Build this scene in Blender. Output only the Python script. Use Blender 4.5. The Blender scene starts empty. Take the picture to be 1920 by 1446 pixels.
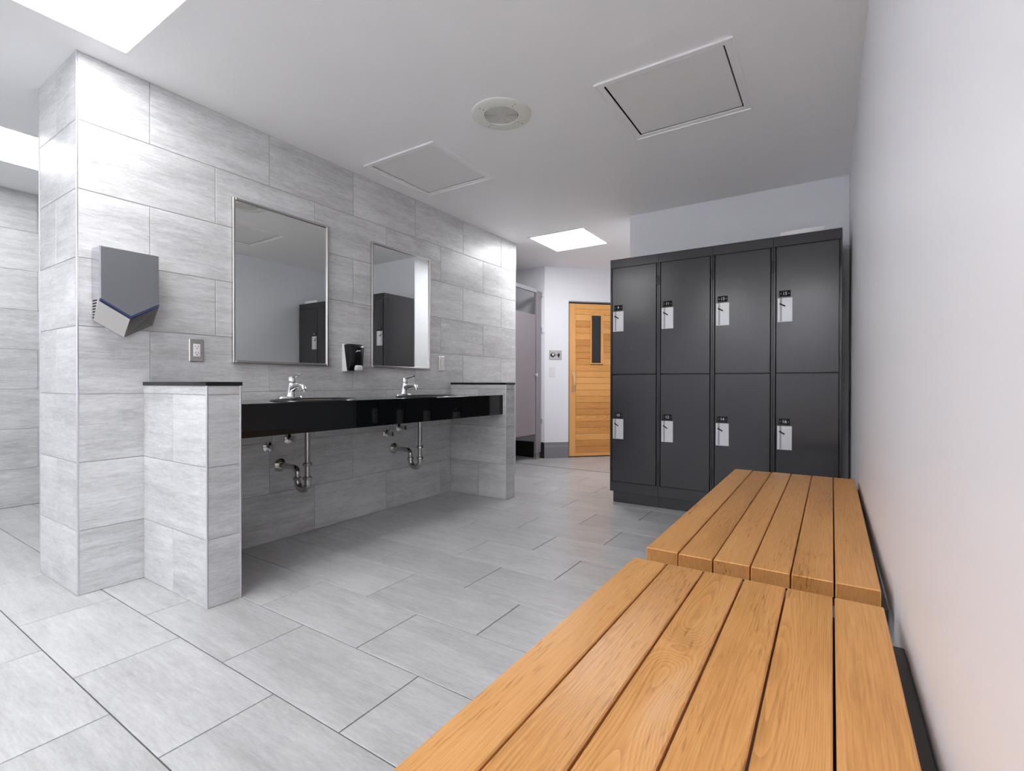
import bpy, bmesh, math, random
from mathutils import Vector, Matrix
random.seed(7)
scene = bpy.context.scene
COL = scene.collection

# ------------------------------------------------------------------ camera, world, exposure
F_PX, YAW, PITCH, ROLL = 921.42, 0.5771, -0.0051, 0.0015
CAM = Vector((2.8053, -0.7730, 0.9514))
def cam_basis():
    cy, sy = math.cos(YAW), math.sin(YAW)
    f = Vector((-sy, cy, 0)); r = Vector((cy, sy, 0)); u = Vector((0, 0, 1))
    f2 = f*math.cos(PITCH) + u*math.sin(PITCH); u2 = -f*math.sin(PITCH) + u*math.cos(PITCH)
    r3 = r*math.cos(ROLL) + u2*math.sin(ROLL); u3 = -r*math.sin(ROLL) + u2*math.cos(ROLL)
    return r3, u3, f2
_r, _u, _f = cam_basis()
cd = bpy.data.cameras.new('camera'); cam = bpy.data.objects.new('camera', cd); COL.objects.link(cam)
cam.matrix_world = Matrix(((_r.x, _u.x, -_f.x, CAM.x), (_r.y, _u.y, -_f.y, CAM.y), (_r.z, _u.z, -_f.z, CAM.z), (0, 0, 0, 1)))
cd.sensor_fit = 'HORIZONTAL'; cd.sensor_width = 36.0; cd.lens = 36.0*F_PX/1920.0
cd.clip_start = 0.01; cd.clip_end = 60
scene.camera = cam
w = bpy.data.worlds.new('world'); scene.world = w; w.use_nodes = True
w.node_tree.nodes['Background'].inputs[0].default_value = (0.9, 0.92, 1.0, 1); w.node_tree.nodes['Background'].inputs[1].default_value = 0.0
vs = scene.view_settings
vs.view_transform = 'Standard'; vs.look = 'None'; vs.gamma = 1.0; vs.use_curve_mapping = False
vs.exposure = 1.88
LIGHT_STRENGTH = 4.3         # panels above the dryer and on the shower side
LIGHT_STRENGTH_HALL = 5.2   # panel in the passage
FILL_STRENGTH_MID = 6.5   # added fill panels, unseen behind the camera: middle, then rear row
FILL_STRENGTH_BACK = 8.2  # two added rear panels that lift the bench side and ceiling
scene.cycles.max_bounces = 20; scene.cycles.diffuse_bounces = 14; scene.cycles.glossy_bounces = 6

# ------------------------------------------------------------------ measures (metres)
H = 2.4212            # ceiling height
WALL_END = 3.6066     # far end of the tiled sink wall
WALL_BACK = -0.525    # its far side
PN0, PN1, PNX = 0.2516, 0.3958, 0.615     # near half wall
PF0, PF1, PFX = 2.5486, 2.678, 0.585      # far half wall
PONY_Z = 0.938
LKY, LKX, LKW, LKH = 2.961, 1.314, 0.386, 1.935
BWX, BWY = 1.311, 3.4226
SHX = -2.42           # shower wall
STY = 4.65            # stall wall
ROOM_Y0 = -3.2
Z0, TH, TW = 0.2886, 0.305, 0.61

# ------------------------------------------------------------------ materials
def newmat(name):
    m = bpy.data.materials.new(name); m.use_nodes = True
    return m, m.node_tree, m.node_tree.nodes['Principled BSDF']
def pmat(name, col, rough=0.5, metal=0.0, spec=None, noise=0.0, nscale=30.0, bump=0.0, coat=0.0):
    m, nt, b = newmat(name)
    b.inputs['Base Color'].default_value = (*col, 1); b.inputs['Roughness'].default_value = rough; b.inputs['Metallic'].default_value = metal
    if spec is not None: b.inputs['Specular IOR Level'].default_value = spec
    if coat: b.inputs['Coat Weight'].default_value = coat; b.inputs['Coat Roughness'].default_value = 0.08
    n = nt.nodes.new('ShaderNodeTexNoise'); tc = nt.nodes.new('ShaderNodeTexCoord')
    nt.links.new(tc.outputs['Object'], n.inputs['Vector']); n.inputs['Scale'].default_value = nscale; n.inputs['Detail'].default_value = 4
    mx = nt.nodes.new('ShaderNodeMix'); mx.data_type = 'RGBA'; mx.blend_type = 'MIX'
    mx.inputs[6].default_value = tuple(max(0, c*(1-noise)) for c in col)+(1,); mx.inputs[7].default_value = tuple(min(1, c*(1+noise)) for c in col)+(1,)
    nt.links.new(n.outputs['Fac'], mx.inputs[0]); nt.links.new(mx.outputs[2], b.inputs['Base Color'])
    if bump:
        bp = nt.nodes.new('ShaderNodeBump'); bp.inputs['Strength'].default_value = bump; bp.inputs['Distance'].default_value = 0.002
        nt.links.new(n.outputs['Fac'], bp.inputs['Height']); nt.links.new(bp.outputs['Normal'], b.inputs['Normal'])
    return m
def ramp(nt, fac, stops):
    r = nt.nodes.new('ShaderNodeValToRGB'); e = r.color_ramp.elements
    while len(e) < len(stops): e.new(0.5)
    for k, (p, c) in enumerate(stops): e[k].position = p; e[k].color = (*c, 1)
    nt.links.new(fac, r.inputs['Fac']); return r
def local_coord(nt, spread=40.0):
    """object coordinates shifted by a per-object random amount"""
    tc = nt.nodes.new('ShaderNodeTexCoord'); oi = nt.nodes.new('ShaderNodeObjectInfo')
    ml = nt.nodes.new('ShaderNodeVectorMath'); ml.operation = 'MULTIPLY'; ml.inputs[1].default_value = (spread, spread*0.73, spread*1.31)
    cb = nt.nodes.new('ShaderNodeCombineXYZ')
    for k in range(3): nt.links.new(oi.outputs['Random'], cb.inputs[k])
    nt.links.new(cb.outputs[0], ml.inputs[0])
    ad = nt.nodes.new('ShaderNodeVectorMath'); ad.operation = 'ADD'
    nt.links.new(tc.outputs['Object'], ad.inputs[0]); nt.links.new(ml.outputs[0], ad.inputs[1])
    return ad.outputs[0], oi.outputs['Random'], tc.outputs['Object']
def mapped(nt, vec, scale):
    m = nt.nodes.new('ShaderNodeMapping'); m.inputs['Scale'].default_value = scale; nt.links.new(vec, m.inputs['Vector']); return m.outputs[0]
def noise(nt, vec, scale=1.0, detail=4.0, rough=0.5, dist=0.0):
    n = nt.nodes.new('ShaderNodeTexNoise'); n.inputs['Scale'].default_value = scale; n.inputs['Detail'].default_value = detail
    n.inputs['Roughness'].default_value = rough; n.inputs['Distortion'].default_value = dist; nt.links.new(vec, n.inputs['Vector']); return n.outputs['Fac']
def math2(nt, op, a, b):
    n = nt.nodes.new('ShaderNodeMath'); n.operation = op
    for k, x in enumerate((a, b)):
        if isinstance(x, (int, float)): n.inputs[k].default_value = x
        else: nt.links.new(x, n.inputs[k])
    return n.outputs[0]
def tile_mat(name, lo, hi, rough, warm=0.0):
    m, nt, b = newmat(name)
    v, rnd, raw = local_coord(nt)
    a = noise(nt, mapped(nt, v, (2.4, 22, 3)), 1.0, 6, 0.68, 0.5)      # broad streaks along the tile
    c = noise(nt, mapped(nt, v, (16, 110, 9)), 1.0, 4, 0.7)              # fine scratches
    d = noise(nt, mapped(nt, v, (5, 7, 5)), 1.0, 4, 0.55)              # cloudiness
    e_ = noise(nt, mapped(nt, v, (1.1, 5.5, 2)), 1.0, 3, 0.5, 0.3)     # broad cloudy bands
    g_ = noise(nt, mapped(nt, v, (70, 150, 20)), 1.0, 2, 0.6)          # speckle
    s = math2(nt, 'ADD', math2(nt, 'MULTIPLY', a, 0.34), math2(nt, 'ADD', math2(nt, 'MULTIPLY', c, 0.34), math2(nt, 'ADD', math2(nt, 'MULTIPLY', d, 0.14), math2(nt, 'ADD', math2(nt, 'MULTIPLY', e_, 0.26), math2(nt, 'MULTIPLY', g_, 0.12)))))
    s = math2(nt, 'SUBTRACT', s, 0.06)
    s = math2(nt, 'ADD', s, math2(nt, 'MULTIPLY', math2(nt, 'SUBTRACT', rnd, 0.5), 0.05))
    mid = tuple((x+y)/2 for x, y in zip(lo, hi))
    r = ramp(nt, s, [(0.415, lo), (0.54, mid), (0.675, hi)])
    nt.links.new(r.outputs['Color'], b.inputs['Base Color'])
    b.inputs['Roughness'].default_value = rough
    bp = nt.nodes.new('ShaderNodeBump'); bp.inputs['Strength'].default_value = 0.12; bp.inputs['Distance'].default_value = 0.001
    nt.links.new(s, bp.inputs['Height']); nt.links.new(bp.outputs['Normal'], b.inputs['Normal'])
    return m
def wood_mat(name, cols, ring_scale, rough, bump=0.25, stretch=0.35, var=0.25, axis_drop=0.03, fleck=22.0, ringmix=0.20, knots=()):
    """board runs along local x; growth rings around an axis below the face"""
    m, nt, b = newmat(name)
    v, rnd, raw = local_coord(nt, 17.0)
    # slow wander of the ring axis along the board
    wob = noise(nt, mapped(nt, v, (1.3, 0.6, 0.6)), 1.0, 2, 0.5)
    wob2 = noise(nt, mapped(nt, v, (2.2, 9.0, 2.0)), 1.0, 2, 0.5)
    sx = nt.nodes.new('ShaderNodeSeparateXYZ'); nt.links.new(raw, sx.inputs[0])
    yo = math2(nt, 'ADD', sx.outputs[1], math2(nt, 'MULTIPLY', math2(nt, 'SUBTRACT', rnd, 0.5), 0.16))
    yo = math2(nt, 'ADD', yo, math2(nt, 'MULTIPLY', math2(nt, 'SUBTRACT', wob2, 0.5), 0.03))
    zo = math2(nt, 'ADD', math2(nt, 'ADD', sx.outputs[2], axis_drop), math2(nt, 'MULTIPLY', math2(nt, 'SUBTRACT', wob, 0.5), stretch))
    rr = math2(nt, 'SQRT', math2(nt, 'ADD', math2(nt, 'MULTIPLY', yo, yo), math2(nt, 'MULTIPLY', zo, zo)), 0)
    for (kx, ky, amp, sx_, sy_) in knots:
        dx = math2(nt, 'DIVIDE', math2(nt, 'SUBTRACT', sx.outputs[0], kx), sx_); dy = math2(nt, 'DIVIDE', math2(nt, 'SUBTRACT', sx.outputs[1], ky), sy_)
        q_ = math2(nt, 'ADD', math2(nt, 'MULTIPLY', dx, dx), math2(nt, 'MULTIPLY', dy, dy))
        rr = math2(nt, 'ADD', rr, math2(nt, 'MULTIPLY', math2(nt, 'POWER', 2.718, math2(nt, 'MULTIPLY', q_, -1.0)), amp))
    ring = math2(nt, 'FRACT', math2(nt, 'MULTIPLY', rr, ring_scale), 0)
    fib = noise(nt, mapped(nt, v, (9, 260, 60)), 1.0, 3, 0.6)
    big = noise(nt, mapped(nt, v, (2.5, 12, 4)), 1.0, 3, 0.5)
    s = math2(nt, 'ADD', math2(nt, 'MULTIPLY', ring, ringmix), math2(nt, 'ADD', math2(nt, 'MULTIPLY', fib, 0.68-ringmix), math2(nt, 'MULTIPLY', big, 0.38)))
    s = math2(nt, 'ADD', s, math2(nt, 'MULTIPLY', math2(nt, 'SUBTRACT', rnd, 0.5), var))
    fl_ = noise(nt, mapped(nt, v, (18, 230, 60)), 1.0, 2, 0.5)          # short dark flecks
    fl2 = noise(nt, mapped(nt, v, (3.0, 14, 5)), 1.0, 2, 0.5)           # where flecks gather
    fk = math2(nt, 'MULTIPLY', math2(nt, 'MAXIMUM', math2(nt, 'SUBTRACT', fl_, 0.56), 0.0), math2(nt, 'MAXIMUM', math2(nt, 'SUBTRACT', fl2, 0.42), 0.0))
    s = math2(nt, 'SUBTRACT', s, math2(nt, 'MULTIPLY', fk, fleck))
    r = ramp(nt, s, [(0.18, cols[0]), (0.55, cols[1]), (0.90, cols[2])])
    # sawn ends of the board show darker end grain
    tcn = nt.nodes.new('ShaderNodeTexCoord'); sn = nt.nodes.new('ShaderNodeSeparateXYZ'); nt.links.new(tcn.outputs['Normal'], sn.inputs[0])
    endf = math2(nt, 'MULTIPLY', math2(nt, 'GREATER_THAN', math2(nt, 'ABSOLUTE', sn.outputs[0], 0), 0.8), 0.8)
    mxe = nt.nodes.new('ShaderNodeMix'); mxe.data_type = 'RGBA'; mxe.blend_type = 'MULTIPLY'
    nt.links.new(endf, mxe.inputs[0]); nt.links.new(r.outputs['Color'], mxe.inputs[6]); mxe.inputs[7].default_value = (0.55, 0.47, 0.40, 1)
    nt.links.new(mxe.outputs[2], b.inputs['Base Color'])
    rg = math2(nt, 'ADD', math2(nt, 'MULTIPLY', big, 0.25), rough-0.12)
    nt.links.new(rg, b.inputs['Roughness'])
    bp = nt.nodes.new('ShaderNodeBump'); bp.inputs['Strength'].default_value = bump; bp.inputs['Distance'].default_value = 0.0012
    nt.links.new(math2(nt, 'ADD', math2(nt, 'MULTIPLY', ring, 0.7), math2(nt, 'MULTIPLY', fib, 0.5)), bp.inputs['Height'])
    nt.links.new(bp.outputs['Normal'], b.inputs['Normal'])
    return m
def emit_mat(name, col, strength):
    m, nt, b = newmat(name)
    b.inputs['Base Color'].default_value = (0.9, 0.9, 0.9, 1)
    b.inputs['Emission Color'].default_value = (*col, 1); b.inputs['Emission Strength'].default_value = strength
    return m
M = {}
M['wall_tile'] = tile_mat('grey_streaked_wall_tile', (0.41, 0.41, 0.413), (0.73, 0.732, 0.738), 0.34)
M['floor_tile'] = tile_mat('pale_streaked_floor_tile', (0.40, 0.40, 0.40), (0.62, 0.62, 0.622), 0.30)
M['grout'] = pmat('grey_grout', (0.30, 0.30, 0.31), 0.9, noise=0.15, nscale=120)
M['floor_grout'] = pmat('dark_floor_grout', (0.11, 0.11, 0.115), 0.9, noise=0.2, nscale=120)
M['paint'] = pmat('lilac_white_wall_paint', (0.87, 0.875, 0.915), 0.45, noise=0.015, nscale=3, bump=0.03)
M['ceiling'] = pmat('white_ceiling_paint', (0.925, 0.925, 0.928), 0.6, noise=0.012, nscale=4, bump=0.04)
M['trim'] = pmat('white_enamel_trim', (0.92, 0.91, 0.92), 0.35, noise=0.01)
M['hatch'] = pmat('off_white_hatch_panel', (0.85, 0.845, 0.835), 0.6, noise=0.03, nscale=8)
M['speaker'] = pmat('cream_speaker_enamel', (0.80, 0.81, 0.75), 0.45, noise=0.02)
M['grille'] = pmat('grey_speaker_grille', (0.70, 0.70, 0.66), 0.5, noise=0.05)
M['edge_metal'] = pmat('satin_aluminium_trim', (0.66, 0.65, 0.69), 0.3, 0.75, noise=0.03)
M['steel'] = pmat('brushed_stainless', (0.60, 0.58, 0.56), 0.26, 1.0, noise=0.05, nscale=60)
M['chrome'] = pmat('polished_chrome', (0.82, 0.82, 0.84), 0.07, 1.0, noise=0.01)
M['drain_chrome'] = pmat('dull_plumbing_chrome', (0.52, 0.51, 0.49), 0.2, 1.0, noise=0.12, nscale=25)
M['mirror'] = pmat('mirror_glass', (0.86, 0.89, 0.88), 0.0, 1.0)
M['stone'] = pmat('polished_black_stone', (0.004, 0.005, 0.006), 0.03, spec=0.36, noise=0.3, nscale=80)
M['black'] = pmat('black_plastic', (0.010, 0.011, 0.012), 0.15, noise=0.1)
M['void'] = pmat('dark_cavity', (0.012, 0.012, 0.012), 0.9, noise=0.1)
M['dryer_grey'] = pmat('satin_grey_dryer_shell', (0.24, 0.24, 0.265), 0.38, 0.55, noise=0.03)
M['dryer_side'] = pmat('polished_dryer_side', (0.62, 0.61, 0.63), 0.18, 0.9, noise=0.02)
M['dryer_blue'] = pmat('blue_dryer_seam', (0.035, 0.05, 0.16), 0.3, noise=0.05)
M['white_plastic'] = pmat('white_plastic', (0.80, 0.79, 0.80), 0.3, noise=0.01)
M['locker'] = pmat('charcoal_locker_enamel', (0.042, 0.040, 0.046), 0.2, spec=0.5, noise=0.08, nscale=220, bump=0.02)
M['locker_pull'] = pmat('pale_grey_pull_pocket', (0.66, 0.66, 0.68), 0.35, 0.2, noise=0.02)
M['pull_groove'] = pmat('mid_grey_pull_groove', (0.33, 0.33, 0.34), 0.4, 0.3, noise=0.03)  # grey puts the shading of the recessed pull into the colour
M['partition'] = pmat('mauve_grey_partition_enamel', (0.27, 0.25, 0.275), 0.3, noise=0.04, nscale=200)
M['base_grey'] = pmat('grey_rubber_base', (0.24, 0.235, 0.26), 0.5, noise=0.04)
M['base_black'] = pmat('black_rubber_base', (0.012, 0.013, 0.013), 0.4, noise=0.1)
M['glass_dark'] = pmat('dark_door_glass', (0.02, 0.022, 0.025), 0.06, spec=0.6, noise=0.1)
M['bowl'] = pmat('tan_sink_underside', (0.55, 0.47, 0.36), 0.5, noise=0.05)
M['bench_steel'] = pmat('black_bench_steel', (0.018, 0.019, 0.018), 0.5, noise=0.2, nscale=50)
CED = ((0.40, 0.17, 0.042), (0.70, 0.345, 0.108), (0.84, 0.47, 0.19))
M['bench_wood'] = wood_mat('oiled_cedar_bench_board', CED, 300.0, 0.33, 0.40, 0.07, 0.18, fleck=13.0, ringmix=0.13)
M['bench_wood_knot'] = wood_mat('knotty_cedar_bench_board', CED, 300.0, 0.31, 0.75, 0.07, 0.0, fleck=9.0, ringmix=0.24, knots=((0.37, 0.004, 0.026, 0.050, 0.030), (0.20, -0.03, 0.016, 0.10, 0.03)))
M['bench_wood_wavy'] = wood_mat('wavy_grain_cedar_bench_board', CED, 300.0, 0.38, 0.7, 0.11, 0.0, fleck=5.0, ringmix=0.2)
M['bench_wood_clear'] = wood_mat('clear_cedar_bench_board', CED, 300.0, 0.42, 0.15, 0.05, 0.0, fleck=2.0, ringmix=0.08)
M['sauna_wood'] = wood_mat('amber_cedar_door_board', ((0.52, 0.21, 0.050), (0.80, 0.375, 0.105), (0.90, 0.50, 0.17)), 60.0, 0.45, 0.12, 0.3, 0.42, fleck=4.0)
M['stile_wood'] = wood_mat('pale_amber_door_stile', ((0.70, 0.32, 0.09), (0.84, 0.42, 0.135), (0.90, 0.48, 0.17)), 45.0, 0.45, 0.08, 0.2, 0.05, fleck=0.0)
M['handle_wood'] = pmat('pale_birch_handle', (0.72, 0.46, 0.22), 0.45, noise=0.08, nscale=30)
M['lamp'] = emit_mat('lit_light_diffuser', (0.975, 0.99, 1.0), LIGHT_STRENGTH)
M['lamp_hall'] = emit_mat('lit_light_diffuser_passage', (0.975, 0.99, 1.0), LIGHT_STRENGTH_HALL)
M['lamp_rear2'] = emit_mat('lit_light_diffuser_rear_bench_side', (0.975, 0.99, 1.0), FILL_STRENGTH_BACK)
M['lamp_rear'] = emit_mat('lit_light_diffuser_rear_bay', (0.975, 0.99, 1.0), FILL_STRENGTH_MID)  # glow of the added panel, fills light into the room

# ------------------------------------------------------------------ mesh helpers
class MB:
    def __init__(s, org=(0, 0, 0)): s.v = []; s.f = []; s.o = Vector(org)
    def add(s, vs_, fs):
        n = len(s.v); s.v += [Vector(p) for p in vs_]; s.f += [tuple(i+n for i in f) for f in fs]; return s
    def box(s, x0, y0, z0, x1, y1, z1, c=0.0, mat=None):
        x0, x1 = min(x0, x1), max(x0, x1); y0, y1 = min(y0, y1), max(y0, y1); z0, z1 = min(z0, z1), max(z0, z1)
        if c <= 0:
            p = [(x0,y0,z0),(x1,y0,z0),(x1,y1,z0),(x0,y1,z0),(x0,y0,z1),(x1,y0,z1),(x1,y1,z1),(x0,y1,z1)]
            fs = [(0,3,2,1),(4,5,6,7),(0,1,5,4),(1,2,6,5),(2,3,7,6),(3,0,4,7)]
        else:
            c = min(c, 0.49*min(x1-x0, y1-y0, z1-z0)); p = []; idx = {}
            X, Yy, Z = (x0, x1), (y0, y1), (z0, z1)
            for i in (0, 1):
                for j in (0, 1):
                    for k in (0, 1):
                        sx, sy, sz = (1-2*i)*c, (1-2*j)*c, (1-2*k)*c
                        for a in range(3):
                            q = [X[i]+sx, Yy[j]+sy, Z[k]+sz]; q[a] = (X[i], Yy[j], Z[k])[a]
                            idx[(i, j, k, a)] = len(p); p.append(tuple(q))
            fs = []
            for a in range(3):
                b, d = [t for t in range(3) if t != a]
                for e in (0, 1):
                    loop = []
                    for (g, h) in ((0, 0), (1, 0), (1, 1), (0, 1)):
                        t = [0, 0, 0]; t[a] = e; t[b] = g; t[d] = h; loop.append(idx[(*t, a)])
                    fs.append(tuple(loop))
            for a in range(3):     # edges along axis a
                b, d = [t for t in range(3) if t != a]
                for g in (0, 1):
                    for h in (0, 1):
                        t0 = [0, 0, 0]; t0[b] = g; t0[d] = h; t1 = list(t0); t1[a] = 1
                        fs.append((idx[(*t0, b)], idx[(*t1, b)], idx[(*t1, d)], idx[(*t0, d)]))
            for i in (0, 1):
                for j in (0, 1):
                    for k in (0, 1): fs.append(tuple(idx[(i, j, k, a)] for a in range(3)))
        if mat is not None: p = [mat @ Vector(q) for q in p]
        return s.add(p, fs)
    def ring_loft(s, rings, cap0=True, cap1=True, closed=True):
        n = len(rings[0]); base = len(s.v)
        for r in rings: s.v += [Vector(p) for p in r]
        for i in range(len(rings)-1):
            for j in range(n if closed else n-1):
                k = (j+1) % n
                s.f.append((base+i*n+j, base+i*n+k, base+(i+1)*n+k, base+(i+1)*n+j))
        if cap0: s.f.append(tuple(base+j for j in reversed(range(n))))
        if cap1: s.f.append(tuple(base+(len(rings)-1)*n+j for j in range(n)))
        return s
    def tube(s, pts, r, n=12, cap=True):
        pts = [Vector(p) for p in pts]; rad = r if isinstance(r, (list, tuple)) else [r]*len(pts)
        t = (pts[1]-pts[0]).normalized(); a = Vector((0, 0, 1)) if abs(t.z) < 0.9 else Vector((1, 0, 0))
        nrm = (a - t*a.dot(t)).normalized(); rings = []
        for i, p in enumerate(pts):
            if i == 0: tt = (pts[1]-pts[0]).normalized()
            elif i == len(pts)-1: tt = (pts[-1]-pts[-2]).normalized()
            else: tt = ((pts[i]-pts[i-1]).normalized()+(pts[i+1]-pts[i]).normalized()).normalized()
            nrm = (nrm - tt*nrm.dot(tt)).normalized(); bi = tt.cross(nrm)
            rings.append([p+(nrm*math.cos(2*math.pi*k/n)+bi*math.sin(2*math.pi*k/n))*rad[i] for k in range(n)])
        return s.ring_loft(rings, cap, cap)
    def lathe(s, prof, org, axis='Z', n=24, sx=1.0, sy=1.0):
        """prof: (radius, height) pairs; closed at both ends"""
        o = Vector(org); rings = []
        for r, h in prof:
            ring = []
            for k in range(n):
                a = 2*math.pi*k/n; u, v = r*math.cos(a)*sx, r*math.sin(a)*sy
                ring.append(o+{'Z': Vector((u, v, h)), 'X': Vector((h, u, v)), 'Y': Vector((v, h, u))}[axis])
            rings.append(ring)
        return s.ring_loft(rings)
    def prism(s, poly, d):
        d = Vector(d); a = [Vector(p) for p in poly]
        return s.ring_loft([a, [p+d for p in a]])
    def build(s, name, mat, parent=None, smooth=None):
        me = bpy.data.meshes.new(name); me.from_pydata([tuple(p-s.o) for p in s.v], [], s.f); me.update()
        bm = bmesh.new(); bm.from_mesh(me); bmesh.ops.recalc_face_normals(bm, faces=bm.faces); bm.to_mesh(me); bm.free()
        if smooth is not None:
            for p in me.polygons: p.use_smooth = True
            me.set_sharp_from_angle(angle=math.radians(smooth))
        me.materials.append(M[mat] if isinstance(mat, str) else mat)
        o = bpy.data.objects.new(name, me); COL.objects.link(o)
        if parent is not None: o.parent = parent
        return o
def tag(o, label, cat, group=None, kind=None):
    if label: o['label'] = label
    if cat: o['category'] = cat
    if group: o['group'] = group
    if kind: o['kind'] = kind
    return o
def thing(name, loc, label, cat, group=None):
    o = bpy.data.objects.new(name, None); o.empty_display_size = 0.05; COL.objects.link(o); o.location = loc
    return tag(o, label, cat, group)
def struct(o, label, cat): return tag(o, label, cat, None, 'structure')
def arc(c, r, a0, a1, n, ex, ez):
    c, ex, ez = Vector(c), Vector(ex), Vector(ez)
    return [c+ex*r*math.cos(a0+(a1-a0)*k/n)+ez*r*math.sin(a0+(a1-a0)*k/n) for k in range(n+1)]

# tiles: shared meshes by size
_tc = {}
def tile_mesh(wd, ht, mat, t=0.008):
    key = (round(wd, 3), round(ht, 3), mat)
    if key not in _tc:
        b = MB(); a, c = key[0]/2, key[1]/2; e = 0.0012
        b.ring_loft([[(-a,-c,-t),(a,-c,-t),(a,c,-t),(-a,c,-t)], [(-a,-c,-e),(a,-c,-e),(a,c,-e),(-a,c,-e)], [(-a+e,-c+e,0),(a-e,-c+e,0),(a-e,c-e,0),(-a+e,c-e,0)]], cap0=False)
        me = bpy.data.meshes.new('tile'); me.from_pydata([tuple(p) for p in b.v], [], b.f); me.update(); me.materials.append(M[mat]); _tc[key] = me
    return _tc[key]
def put_tile(parent, ctr, u, v, n, wd, ht, mat):
    o = bpy.data.objects.new('tile', tile_mesh(wd, ht, mat)); COL.objects.link(o); o.parent = parent
    o.matrix_local = Matrix(((u[0], v[0], n[0], ctr[0]), (u[1], v[1], n[1], ctr[1]), (u[2], v[2], n[2], ctr[2]), (0, 0, 0, 1)))
    return o
ROWS = [0.0]+[Z0+TH*k for k in range(7)]+[H]
def tile_face(parent, p0, u, n, length, s0, ztop=H, gap=0.003, mat='wall_tile', zbase=0.0):
    """vertical tiled face starting at p0 (x, y), running along u for length, joints at s0 (+half on even rows)"""
    u = Vector((*u, 0)); n = Vector((*n, 0)); P = Vector((*p0, 0))
    if u.cross(Vector((0, 0, 1))).dot(n) < 0:      # keep a right-handed frame
        P = P+u*length; s0 = length-s0; u = -u
    for k in range(8):
        z0, z1 = ROWS[k], min(ROWS[k+1], ztop)
        if z1-z0 < 0.012: continue
        off = (s0 if k % 2 == 1 else s0+TW/2) % TW
        js = [0.0]+[off+TW*i for i in range(-1, int(length/TW)+2) if 0.012 < off+TW*i < length-0.012]+[length]
        for a, b in zip(js[:-1], js[1:]):
            c = P+u*((a+b)/2)+Vector((0, 0, (z0+z1)/2))
            put_tile(parent, c, u, (0, 0, 1), n, b-a-gap, z1-z0-gap, mat)

# ------------------------------------------------------------------ structure: floor
fl = MB().box(SHX-0.15, ROOM_Y0-0.15, -0.12, 3.15, 6.6, -0.0025).build('floor', 'floor_grout')
struct(fl, 'pale grey streaked rectangular floor tiles laid in offset rows', 'floor')
FG, FX = 0.309, 0.613
def floor_blocked(x0, x1, y0, y1):
    if x1 < WALL_BACK+0.02 and y0 > WALL_END-0.05 and y1 < STY: return False
    if x0 > WALL_BACK and x1 < 0 and y0 > 0 and y1 < WALL_END: return True
    if x0 > 1.33 and y0 > BWY: return True
    if y0 > STY and (x0+x1)/2+0.0 < (y0+y1)/2-STY-0.235-0.5: return True
    return False
row = -7
while True:
    y0 = 0.0865+FG*row; y1 = y0+FG
    if y0 > 5.9: break
    segs = [(y0, y1)]
    if y0 < 4.147 < y1: segs = [(y0, 4.147)]
    if y0 < 4.165 < y1: segs.append((4.165, y1))
    x = (0.153 if row % 2 else 0.459) - FX*5
    while x < 2.95:
        a, b = max(x, SHX+0.002), min(x+FX, 2.94)
        if b-a > 0.02:
            for (c, d) in segs:
                if d-c > 0.012 and not floor_blocked(a, b, c, d):
                    put_tile(fl, ((a+b)/2, (c+d)/2, 0), (1, 0, 0), (0, 1, 0), (0, 0, 1), b-a-0.0042, d-c-0.0042, 'floor_tile')
        x += FX
    row += 1
MB().box(-0.5, 4.147, -0.004, BWX-0.002, 4.165, 0.0015, 0.0005).build('threshold_strip', 'base_grey', fl)

# ------------------------------------------------------------------ ceiling with openings
HATCH = [(1.815, 1.480, 2.446, 2.120), (0.150, 1.467, 0.771, 2.100)]
LAMPS = [(0.166, -0.465, 0.756, 0.128), (0.238, 3.500, 0.822, 4.090), (-1.800, -0.215, -1.195, 0.385), (-0.50, -2.30, 0.10, -1.707), (0.95, -3.0, 1.54, -2.41), (2.15, -3.0, 2.74, -2.41)]  # last three are added fill panels out of view
holes = [(x0+0.03, y0+0.03, x1-0.03, y1-0.03) for x0, y0, x1, y1 in HATCH]+LAMPS
xs = sorted({SHX-0.15, 3.15, *[h[0] for h in holes], *[h[2] for h in holes]}); ys = sorted({ROOM_Y0-0.15, 6.6, *[h[1] for h in holes], *[h[3] for h in holes]})
cb = MB()
for i in range(len(xs)-1):
    for j in range(len(ys)-1):
        cx, cy = (xs[i]+xs[i+1])/2, (ys[j]+ys[j+1])/2
        if not any(h[0] < cx < h[2] and h[1] < cy < h[3] for h in holes):
            cb.box(xs[i], ys[j], H, xs[i+1], ys[j+1], H+0.08)
ce = cb.build('ceiling', 'ceiling')
struct(ce, 'flat white painted ceiling with square openings', 'ceiling')

# ------------------------------------------------------------------ tiled sink wall
ws = MB().box(WALL_BACK+0.002, 0.002, 0, -0.002, WALL_END-0.002, H).build('wall_left', 'grout')
struct(ws, 'thick freestanding grey tiled wall carrying the mirrors and sinks', 'wall')
tile_face(ws, (0, 0), (0, 1), (1, 0), WALL_END, 0.281)
tile_face(ws, (WALL_BACK, 0), (1, 0), (0, -1), -WALL_BACK, 0.255)
tile_face(ws, (WALL_BACK, WALL_END), (1, 0), (0, 1), -WALL_BACK, 0.2)
def corner_trim(parent, x, y, sx, sy, z0, z1, r=0.005):
    """rounded metal edge strip at an outer corner; sx, sy point outwards"""
    b = MB(); c = (x-sx*r*0.6, y-sy*r*0.6)
    b.lathe([(r, z0), (r, z1)], (c[0], c[1], 0), 'Z', 10)
    return b.build('edge_trim', 'edge_metal', parent, 40)
corner_trim(ws, 0, 0, 1, -1, 0, H); corner_trim(ws, WALL_BACK, 0, -1, -1, 0, H); corner_trim(ws, 0, WALL_END, 1, 1, 0, H)

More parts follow.
